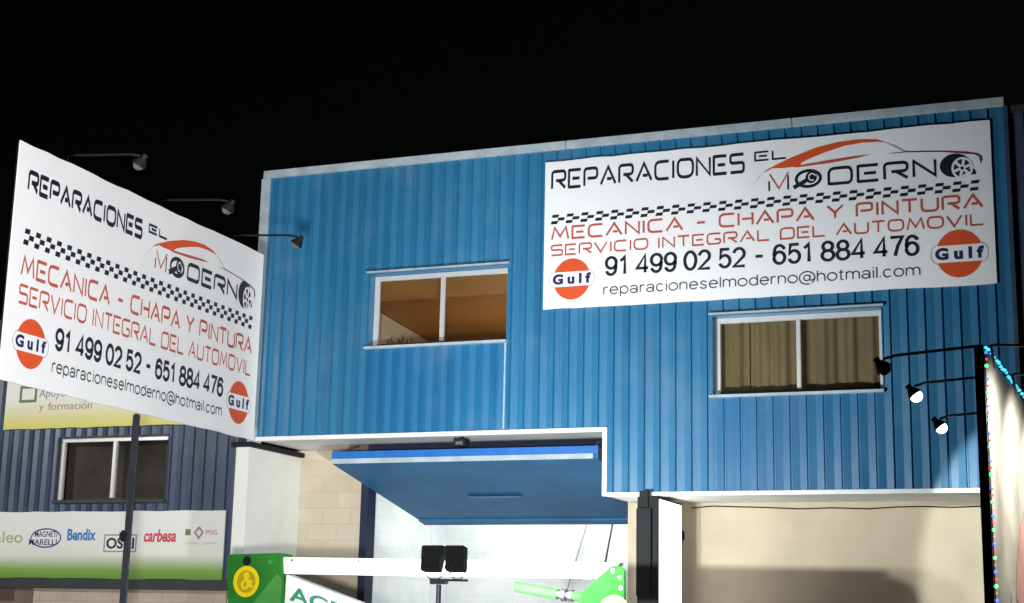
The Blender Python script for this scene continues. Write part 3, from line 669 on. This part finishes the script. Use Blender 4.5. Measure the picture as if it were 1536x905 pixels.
font_mesh('logo_lettering', 'OSRI', lx(-12.85), lx(-12.40), lz(2.50), lz(2.65), .004, 'ink', lo, bold=.03)
font_mesh('logo_lettering', 'carbesa', lx(-12.25), lx(-11.74), lz(2.59), lz(2.76), .004, 'pinkred', lo, bold=.03, shear=.2)
mb = MB(); flat(mb, [(lx(-11.60), lz(2.68)), (lx(-11.52), lz(2.68)), (lx(-11.52), lz(2.76)), (lx(-11.60), lz(2.76))], .004); mb.build('logo_mark', 'olive', lo)
mb = MB(); dd = [Vector((lx(-11.39) + a, lz(2.715) + b)) for a, b in ((0, .07), (.06, 0), (0, -.07), (-.06, 0), (0, .07))]; ribbon(mb, dd, .014, .014, .004); mb.build('diamond_logo', 'greyink', lo)
font_mesh('logo_lettering', 'PSG', lx(-11.28), lx(-11.11), lz(2.69), lz(2.75), .004, 'pinkred', lo)
font_mesh('logo_lettering', 'recambios', lx(-11.60), lx(-11.37), lz(2.56), lz(2.60), .004, 'faint', lo); font_mesh('logo_lettering', 'originales', lx(-11.34), lx(-11.10), lz(2.55), lz(2.60), .004, 'faint', lo)

# ------------------------------------------------------------------ facade banner
BW, BH = 4.955, 1.75
fbn = board('garage_banner', 'large white garage banner fixed flat on the blue upper wall, with red lettering', 'banner', (-6.012, FY - .030, 5.13), (1, 0, 0), BW, BH)
sheet(BW, BH, .022, .007).build('banner_sheet', 'vinyl', fbn)
ident = lambda t: t
garage_print(fbn, BW, BH, ident, ident, ident, .240)

# ------------------------------------------------------------------ pole sign on the left
def table(tb):
    def f(x):
        for (a, b), (c, d_) in zip(tb, tb[1:]):
            if x <= c: return b + (d_ - b) * (x - a) / (c - a)
        return tb[-1][1]
    return f
SW, SH = 3.612, 1.752
th_ = R(1.79)
sd = Vector((-math.sin(th_), math.cos(th_), 0))
so = Vector((-7.267, 8.510, 3.2117))
ps = board('pole_sign', 'white garage sign board on a single dark pole, seen at a slant on the left', 'sign', so, sd, SW, SH)
sheet(SW, SH, .012, .006).build('sign_sheet', 'vinyl', ps)
mb = MB().box(.01, SW - .01, .01, SH - .01, -.034, -.013)
mb.build('sign_board', 'black', ps)
mb = MB().box(.10, .15, .03, SH - .03, -.075, -.035); mb.build('frame_bar', 'black', ps)
mb = MB().box(SW - .15, SW - .10, .03, SH - .03, -.075, -.035); mb.build('frame_bar', 'black', ps)
smap = table([(0, .018), (1, .983)])
lmap = table([(0, .018), (.015, .032), (.473, .441), (.496, .467), (.528, .502), (.658, .640), (.886, .873), (.98, .963), (1, .985)])
tmap = table([(0, .02), (.041, .055), (.146, .14), (.192, .174), (.327, .277), (.352, .326), (.46, .443), (.552, .533), (.574, .588), (.63, .640), (.675, .697), (.735, .742), (.80, .797), (.94, .896), (1, .95)])
garage_print(ps, SW, SH, smap, lmap, tmap, .182)
pu = 1.785
mb = MB().box(pu - .021, pu + .021, -so.z + .02, -.002, -.075, -.020); mb.build('pole', 'pole', ps, bevel=.01)
mb = MB().box(pu - .16, pu + .16, -so.z, -so.z + .02, -.22, .10); mb.build('base_plate', 'pole', ps)
mb = MB().box(pu - .085, pu - .023, -1.03, -.94, -.08, -.03); mb.build('switch_box', 'black', ps, bevel=.015)
def sign_lamp(root, u, h, length, on, side=1, droop=.05):
    """gooseneck arm over the top edge with a small flood at its end; local x along the board, z outwards"""
    e = bpy.data.objects.new('sign_lamp', None); COL.objects.link(e); e.parent = root; e.location = (u, h, 0)
    s = side
    MB().tube([(0, -.12, -.05 * s), (0, .03, -.03 * s), (0, .035, .05 * s), (0, .0, (length - .08) * s), (0, -.02, length * s)], .010, 8).build('lamp_arm', 'lamp_grey' if root is not ps else 'black', e, smooth=True)
    a = Vector((0, -.055, (length + .02) * s)); d = Vector((0, -.80, -.60 * s)).normalized()
    MB().tube([a - d * .05, a - d * .01], .022, 12, None).tube([a - d * .015, a + d * .045], .03, 14, .060, cap=True).build('lamp_head', 'black', e, smooth=False)
    b = a + d * .055
    MB().sphere(b - d * (.004 if on else .014), .046 if on else .044, (1, 1, 1), 12, 8).build('lamp_glass', 'bulb' if on else 'lens', e, smooth=True)
    return e
for bx_, hz in ((9.098, 4.99), (10.391, 4.99), (11.609, 4.99)):
    sign_lamp(ps, (bx_ - so.y) / sd.y, hz - so.z, .62, False)

# ------------------------------------------------------------------ projecting light box
lbx = thing('lightbox_sign', 'glowing white projecting light box with a black end beside the workshop door', 'sign', (-4.735, 16.3, 1.5))
def Bx(mb, name, m, **k):
    o = mb.build(name, m, lbx, **k); o.location = (4.735, -16.3, -1.5); return o
Bx(MB().box(-4.848, -4.622, 15.86, 15.92, 1.2, 2.985).box(-4.848, -4.622, 16.80, 16.83, 1.2, 2.985).box(-4.848, -4.622, 15.92, 16.80, 2.965, 2.985).box(-4.848, -4.622, 15.92, 16.80, 1.2, 1.22), 'housing', 'black', bevel=.006)
Bx(MB().box(-4.628, -4.616, 15.923, 16.797, 1.223, 2.962), 'lit_face', 'lit_face')
Bx(MB().box(-4.854, -4.842, 15.923, 16.797, 1.223, 2.962), 'lit_face', 'lit_face')
Bx(MB().box(-4.842, -4.68, 15.80, 15.858, 1.93, 2.86), 'transformer_box', 'black', bevel=.008)
Bx(MB().box(-4.815, -4.718, 15.82, 15.92, 2.87, 3.045), 'hanger', 'black', bevel=.006)
Bx(MB().box(-4.78, -4.69, 16.83, GY, 2.6, 2.7).box(-4.78, -4.69, 16.83, GY, 1.5, 1.6), 'wall_bracket', 'black')

# ------------------------------------------------------------------ sign on the right, nearly edge-on
rx0, ry0 = -.786, 10.0
rdir = Vector((.044, 1, 0)).normalized()
rs = board('hoarding_sign', 'dark framed picture hoarding seen almost edge-on at the right, lamps on its top', 'sign', (rx0 + .022, ry0, 0.6), rdir, 3.6, 2.78)
RW, RH = 3.6, 2.78
MB().box(0, RW, 0, RH, -.05, -.004).build('sign_board', 'black', rs)
MB().box(-.03, -.002, -.01, RH + .02, -.054, .004).build('edge_frame', 'black', rs)
def picture_mat():
    m = bpy.data.materials.new('hoarding_picture'); m.use_nodes = True
    n = m.node_tree.nodes; l = m.node_tree.links; b = n['Principled BSDF']; b.inputs['Roughness'].default_value = .4
    tc = n.new('ShaderNodeTexCoord'); t = n.new('ShaderNodeTexNoise'); t.inputs['Scale'].default_value = 1.6; t.inputs['Detail'].default_value = 3
    l.new(tc.outputs['Object'], t.inputs[0]); rp = n.new('ShaderNodeValToRGB'); e = rp.color_ramp.elements
    e[0].position = .35; e[0].color = (.20, .19, .16, 1); e[1].position = .7; e[1].color = (.42, .39, .33, 1)
    l.new(t.outputs[0], rp.inputs[0]); l.new(rp.outputs[0], b.inputs['Base Color']); return m
mb = MB(); flat(mb, [(0, 0), (RW, 0), (RW, RH), (0, RH)], 0); mb.build('picture', picture_mat(), rs)
M['pic_red'] = mat('picture_red', (.42, .22, .18), .5, noise=.4, nscale=3); M['pic_grey'] = mat('picture_grey', (.40, .39, .37), .5, noise=.3, nscale=3); M['pic_pale'] = mat('picture_pale', (.62, .60, .57), .5, noise=.25, nscale=3)
mb = MB(); tri_flat(mb, [(1.2, 1.25), (1.7, 1.15), (2.6, 1.2), (3.2, 1.5), (3.0, 1.95), (2.2, 2.0), (1.7, 1.8), (1.35, 1.5)], .003); mb.build('picture_shape', 'pic_red', rs)
mb = MB(); tri_flat(mb, [(.9, 1.30), (1.5, 1.02), (2.8, .95), (2.8, .78), (1.5, .82), (.9, 1.05)], .004); mb.build('picture_shape', 'pic_grey', rs)
mb = MB(); tri_flat(mb, [(1.9, 1.5), (2.5, 1.45), (2.9, 1.8), (2.6, 2.15), (2.0, 1.95)], .006); mb.build('picture_shape', 'pic_pale', rs)
for u in (.15, 1.35, 2.5):
    sign_lamp(rs, u, RH + (.02 if u < 2 else -.07), .66, u > 1, -1)
    sign_lamp(rs, u, RH + .02, .58, True, 1)
    w = rs.matrix_world @ Vector((u, RH - .20, .53)); tgt = rs.matrix_world @ Vector((u + .25, RH - .9, 0))
    lamp('SPOT', w, 190, (1, .97, .90), tgt, size=.06, cone=140, blend=.8, name='sign_lamp_light')
    w = rs.matrix_world @ Vector((u, RH - (.20 if u < 2 else .29), -.55))
    if u > 2: lamp('SPOT', w, 700, (.90, 1, .97), (-.42, 16, 2.5), size=.03, cone=48, blend=.2, name='sign_lamp_light')
    elif u > 1: lamp('SPOT', w, 110, (.93, 1, .97), rs.matrix_world @ Vector((u + .2, RH - 1.2, 0)), size=.045, cone=80, blend=.5, name='sign_lamp_light')

# string of fairy lights round its edge
sl_ = thing('string_lights', 'string of small blue, green and red fairy lights along the hoarding edge', 'string lights', matrix=rs.matrix_world.copy())
def lp(u, v): return (u, v, .012)
r_ = random.Random(11)
side = [(-.016 + r_.uniform(-.004, .004), RH - .02 - k * .043) for k in range(50)]
topl = [(.03 + k * .085, RH + .028 + r_.uniform(-.010, .010)) for k in range(28)]
MB().tube([(u, v, .010) for u, v in side[::-1]] + [(u, v, .008) for u, v in topl], .004, 5).build('cable', 'black', sl_)
seq = ['led_blue', 'led_red', 'led_green', 'led_warm']; szs = {'led_blue': .0105, 'led_red': .0075, 'led_green': .0115, 'led_warm': .005}
for k, (u, v) in enumerate(side):
    c = seq[k % 4]
    MB().sphere((u + r_.uniform(-.004, .004), v, .018), szs[c] * r_.uniform(.9, 1.15), (1, 1, 1.0), 8, 6).build('bulb', c, sl_, smooth=True)
for u, v in topl:
    MB().sphere((u, v, .012), .0105 * r_.uniform(.75, 1.2), (1, 1, 1), 8, 6).build('bulb', 'led_cyan', sl_, smooth=True)

# ------------------------------------------------------------------ white and green boom machine
bo = thing('boom_machine', 'white lifting boom with green end plates and yellow emblems at the bottom edge', 'machine', (-6.11, 13, 0)); bo.scale = (1.3, 1.3, 1.3)
def G(mb, name, m, parent=None, **k):
    o = mb.build(name, m, parent or bo, **k); o.location = (4.7, -10, -.369) if parent is None else (0, 0, 0); return o
G(MB().prism([(-5.783, 1.936), (-3.30, 1.921), (-3.18, 2.03), (-5.785, 2.058)], 'y', 10.0, 10.12), 'boom', 'white_paint', bevel=.006)
G(MB().prism([(-5.74, 1.932), (-5.742, 1.70), (-5.30, 1.62), (-4.55, 1.36), (-4.50, 1.51), (-5.05, 1.712)], 'y', 9.985, 10.10), 'lower_boom', 'white_paint', bevel=.006)
G(MB().prism([(-6.235, 2.074), (-5.782, 2.086), (-5.741, 1.72), (-5.741, .9), (-6.21, .9), (-6.21, 1.72)], 'y', 9.96, 10.15), 'end_plate', 'green', bevel=.008)
G(MB().prism([(-5.795, 1.938), (-5.755, 1.90), (-5.741, .92), (-6.06, .92), (-5.985, 1.72)], 'y', 9.945, 9.958), 'end_plate', 'green_lt', bevel=.003)
G(MB().prism(disc_pts(-6.06, 2.027, .034, .036, n=20), 'y', 9.954, 9.959), 'pin_hole', 'black')
G(MB().prism(disc_pts(-5.86, 2.02, .015, .015, n=12), 'y', 9.945, 9.959), 'bolt', 'green_lt')
G(MB().prism([(-3.55, .9), (-3.47, 1.755), (-3.43, 1.838), (-3.235, 2.005), (-3.205, 2.013), (-3.155, 2.0), (-3.131, 1.975), (-3.128, .9)], 'y', 9.97, 9.998), 'end_plate', 'green', bevel=.006)
for x, z in ((-3.215, 1.975), (-3.165, 1.93), (-3.16, 1.86)): G(MB().prism(disc_pts(x, z, .012, .016, n=12), 'y', 9.962, 9.972), 'bolt', 'chrome')
G(MB().tube([(-3.958, 10.06, 1.866), (-3.63, 10.03, 1.815)], .036, 16), 'ram', 'green_lt', smooth=False)
G(MB().tube([(-3.63, 10.03, 1.815), (-3.60, 10.03, 1.812)], .03, 12).tube([(-3.60, 10.03, 1.812), (-3.57, 10.028, 1.81)], .042, 12).tube([(-3.57, 10.028, 1.81), (-3.545, 10.026, 1.808)], .024, 12).tube([(-3.545, 10.026, 1.808), (-3.515, 10.024, 1.806)], .04, 12), 'ram_coupling', 'chrome')
G(MB().tube([(-3.515, 10.024, 1.806), (-3.42, 10.015, 1.80)], .032, 14), 'ram', 'green_lt')
for k in range(5): G(MB().prism(disc_pts(-5.70 + k * .55, 2.035 - k * .004, .008, .008, n=10), 'y', 9.992, 10.001), 'bolt', 'chrome')
for ex, ez in ((-6.055, 1.876), (-3.205, 1.70)):
    e = bpy.data.objects.new('round_emblem', None); COL.objects.link(e); e.parent = bo; e.location = (4.7, -10, -.369)
    yy = 9.96 if ex < -5 else 9.97
    mb = MB(); ring = [Vector(p) for p in disc_pts(ex, ez, .094, .098, n=40)]; ring.append(ring[0])
    t = MB(); ribbon(t, ring, .016, .016, 0); mb.v = [(v[0], yy - .006, v[1]) for v in t.v]; mb.f = t.f
    mb2 = MB(); t = MB()
    amp = [(.62, -.5), (.1, .2), (-.22, .5), (0, .75), (.22, .52), (.05, .22), (-.35, -.1), (-.42, -.42), (-.1, -.62), (.25, -.4), (.55, .12)]
    for q, (p0, p1) in enumerate(zip(amp, amp[1:])): ribbon(t, [Vector((ex + p0[0] * .085, ez + p0[1] * .085)), Vector((ex + p1[0] * .085, ez + p1[1] * .085))], .011, .011, q * 2e-4)
    ribbon(t, [Vector((ex + a * .085, ez + b * .085)) for a, b in ((.12, .1), (.15, -.55))], .008, .008, .0028)
    i = len(mb.v); mb.v += [(v[0], yy - .007 - v[2], v[1]) for v in t.v]; mb.f += [[q + i for q in f] for f in t.f]
    G(mb, 'emblem_ring', 'yellow', e)
    G(MB().prism(disc_pts(ex, ez, .092, .095, n=32), 'y', yy - .003, yy + .001), 'emblem_disc', mat('emblem_ochre', (.40, .33, .01), .5, noise=.1), e)
def wall_font(name, text, x0, x1, z0, z1, y, m, parent, off, **k):
    o = font_mesh(name, text, x0, x1, z0, z1, 0, m, parent, **k)
    for v in o.data.vertices: v.co = Vector((v.co.x, y, v.co.y))
    o.location = off; return o
wall_font('boom_lettering', 'A G R C', -5.08, -4.70, 1.966, 2.018, 9.9975, 'pale_ink', bo, (4.7, -10, -.369))
o = wall_font('boom_lettering', 'AGR', -5.70, -5.22, -.055, .055, 9.9825, 'teal_ink', bo, (4.7, -10, -.369), bold=.02)
for v in o.data.vertices:
    t = v.co.x + 5.70; v.co.z = 1.80 + v.co.z - .30 * t
G(MB().box(-6.15, -5.80, 9.98, 10.14, .43, .9).box(-3.50, -3.16, 9.999, 10.14, .43, .9).box(-6.3, -3.0, 9.7, 10.5, .37, .43), 'post', 'green', bevel=.008)

# ------------------------------------------------------------------ twin floodlights on a stand
FX, FYY = -5.019, 11.1
tf = thing('twin_floodlight', 'pair of black floodlights on a thin stand in front of the white boom', 'floodlight', (FX, FYY, 0)); TS = 1.423; tf.scale = (TS, TS, TS)
def T_(mb, name, m, parent=None, **k):
    o = mb.build(name, m, parent or tf, **k); o.location = (0, 0, -.476) if parent is None else (0, 0, 0); return o
T_(MB().tube([(0, .015, .49), (0, .015, 1.812)], .014, 10), 'stand_pole', 'pole')
T_(MB().box(-.047, .047, -.01, .04, 1.814, 1.834), 'crossbar', 'pole', bevel=.004)
T_(MB().tube([(-.055, .015, 1.838), (.172, .015, 1.836)], .0065, 8), 'crossbar', 'pole')
for dx, dy in ((-.35, -.2), (.35, -.2), (0, .38)):
    T_(MB().tube([(0, .015, .78), (dx, dy, .49)], .012, 8), 'stand_leg', 'pole')
for (x0, x1, sk, sr, aim) in ((-.115, .020, .020, -.006, -.75), (.026, .142, .028, .022, -.3)):
    e = bpy.data.objects.new('floodlight_head', None); COL.objects.link(e); e.parent = tf; e.location = (0, 0, -.476)
    za, zb = 1.886, 2.028
    v0 = [(x0 + sk, -.035, za), (x1 + sr, -.035, za), (x1, .015, zb), (x0, .015, zb)]
    v1 = [(x0 + sk, .03, za - .01), (x1 + sr, .03, za - .01), (x1, .08, zb - .01), (x0, .08, zb - .01)]
    mb = MB(); mb.v = v0 + v1; mb.f = [[0, 1, 2, 3], [7, 6, 5, 4], [0, 4, 5, 1], [1, 5, 6, 2], [2, 6, 7, 3], [3, 7, 4, 0]]
    T_(mb, 'floodlight_body', 'black', e, bevel=.006)
    for f in range(5):                                   # cooling fins on the back
        t = (f + 1) / 6
        a, b = [tuple(v0[q][i] + (v0[r][i] - v0[q][i]) * t for i in range(3)) for q, r in ((0, 1), (3, 2))]
        T_(MB().prism([(a[1] - .012, a[2] + .012), (a[1] + .002, a[2] + .012), (b[1] + .002, b[2] - .012), (b[1] - .012, b[2] - .012)], 'x', (a[0] + b[0]) / 2 - .002, (a[0] + b[0]) / 2 + .002), 'cooling_fin', 'black', e)
    cen = [sum(p[i] for p in v1) / 4 for i in range(3)]
    q = [tuple(cen[i] + (p[i] - cen[i]) * .86 + (.004 if i == 1 else 0) for i in range(3)) for p in v1]
    mb = MB(); mb.face(q[::-1]); T_(mb, 'floodlight_glass', 'flood_on', e)
    xm = (x0 + x1) / 2 + sk * .8
    T_(MB().tube([(x0 + .016 + sk, 0, za + .01), (x0 + .018 + sk, .01, 1.865), (x0 + .04 + sk, .015, 1.843), (x1 - .04 + sk, .015, 1.843), (x1 - .016 + sk, .01, 1.865), (x1 - .016 + sk, 0, za + .01)], .004, 6), 'yoke', 'lamp_grey', e)
    lamp('SPOT', (FX + xm * TS, FYY + .17, 2.108), FLOOD_W, (.95, 1, 1), (FX + xm + aim, 16, 4.3), size=.022, cone=122, blend=.8, name='floodlight_light')

# ------------------------------------------------------------------ small fixtures
sf = thing('security_light', 'small black security lamp under the pale soffit above the open door', 'lamp', (-7.1, 16.25, 3.735))
o = MB().box(-.02, .02, -.02, .02, -.03, 0).build('bracket', 'black', sf); 
o = MB().box(-.075, .075, -.07, .07, -.115, -.03).build('lamp_body', 'black', sf, bevel=.01)
o = MB().box(-.045, .045, -.075, -.0705, -.10, -.06).build('lamp_glass', 'lens', sf)
pts = [(-4.60, 2.965), (-4.35, 2.985), (-4.10, 2.975), (-3.75, 2.965), (-3.35, 2.945), (-3.0, 2.955), (-2.61, 2.94), (-2.3, 2.958), (-2.04, 2.962), (-1.7, 2.95), (-1.41, 2.958), (-1.0, 2.95)]
tag(MB().tube([(x, GY - .012, z) for x, z in pts], .0075, 6).build('wall_cable', 'black'), 'thin dark cable sagging along the top of the beige wall', 'cable')
for k, x in enumerate((-7.9, -6.0)):  # tubes hidden by the open door, added to brighten the bay
    t = thing('tube_light', ['fluorescent tube on the workshop ceiling, towards the block wall side', 'fluorescent tube on the workshop ceiling, towards the light box side'][k], 'ceiling light', (x, 19.5, 3.65), 'workshop ceiling tubes')
    MB().box(-.7, .7, -.06, .06, -.05, 0).build('fitting', 'trim_white', t)
    MB().tube([(-.66, 0, -.07), (.66, 0, -.07)], .018, 8).build('tube', 'tube', t)
    lamp('AREA', (x, 19.5, 3.55), 26, (.93, 1, 1), (x, 19.6, 0), size=.9, name='tube_light_glow')
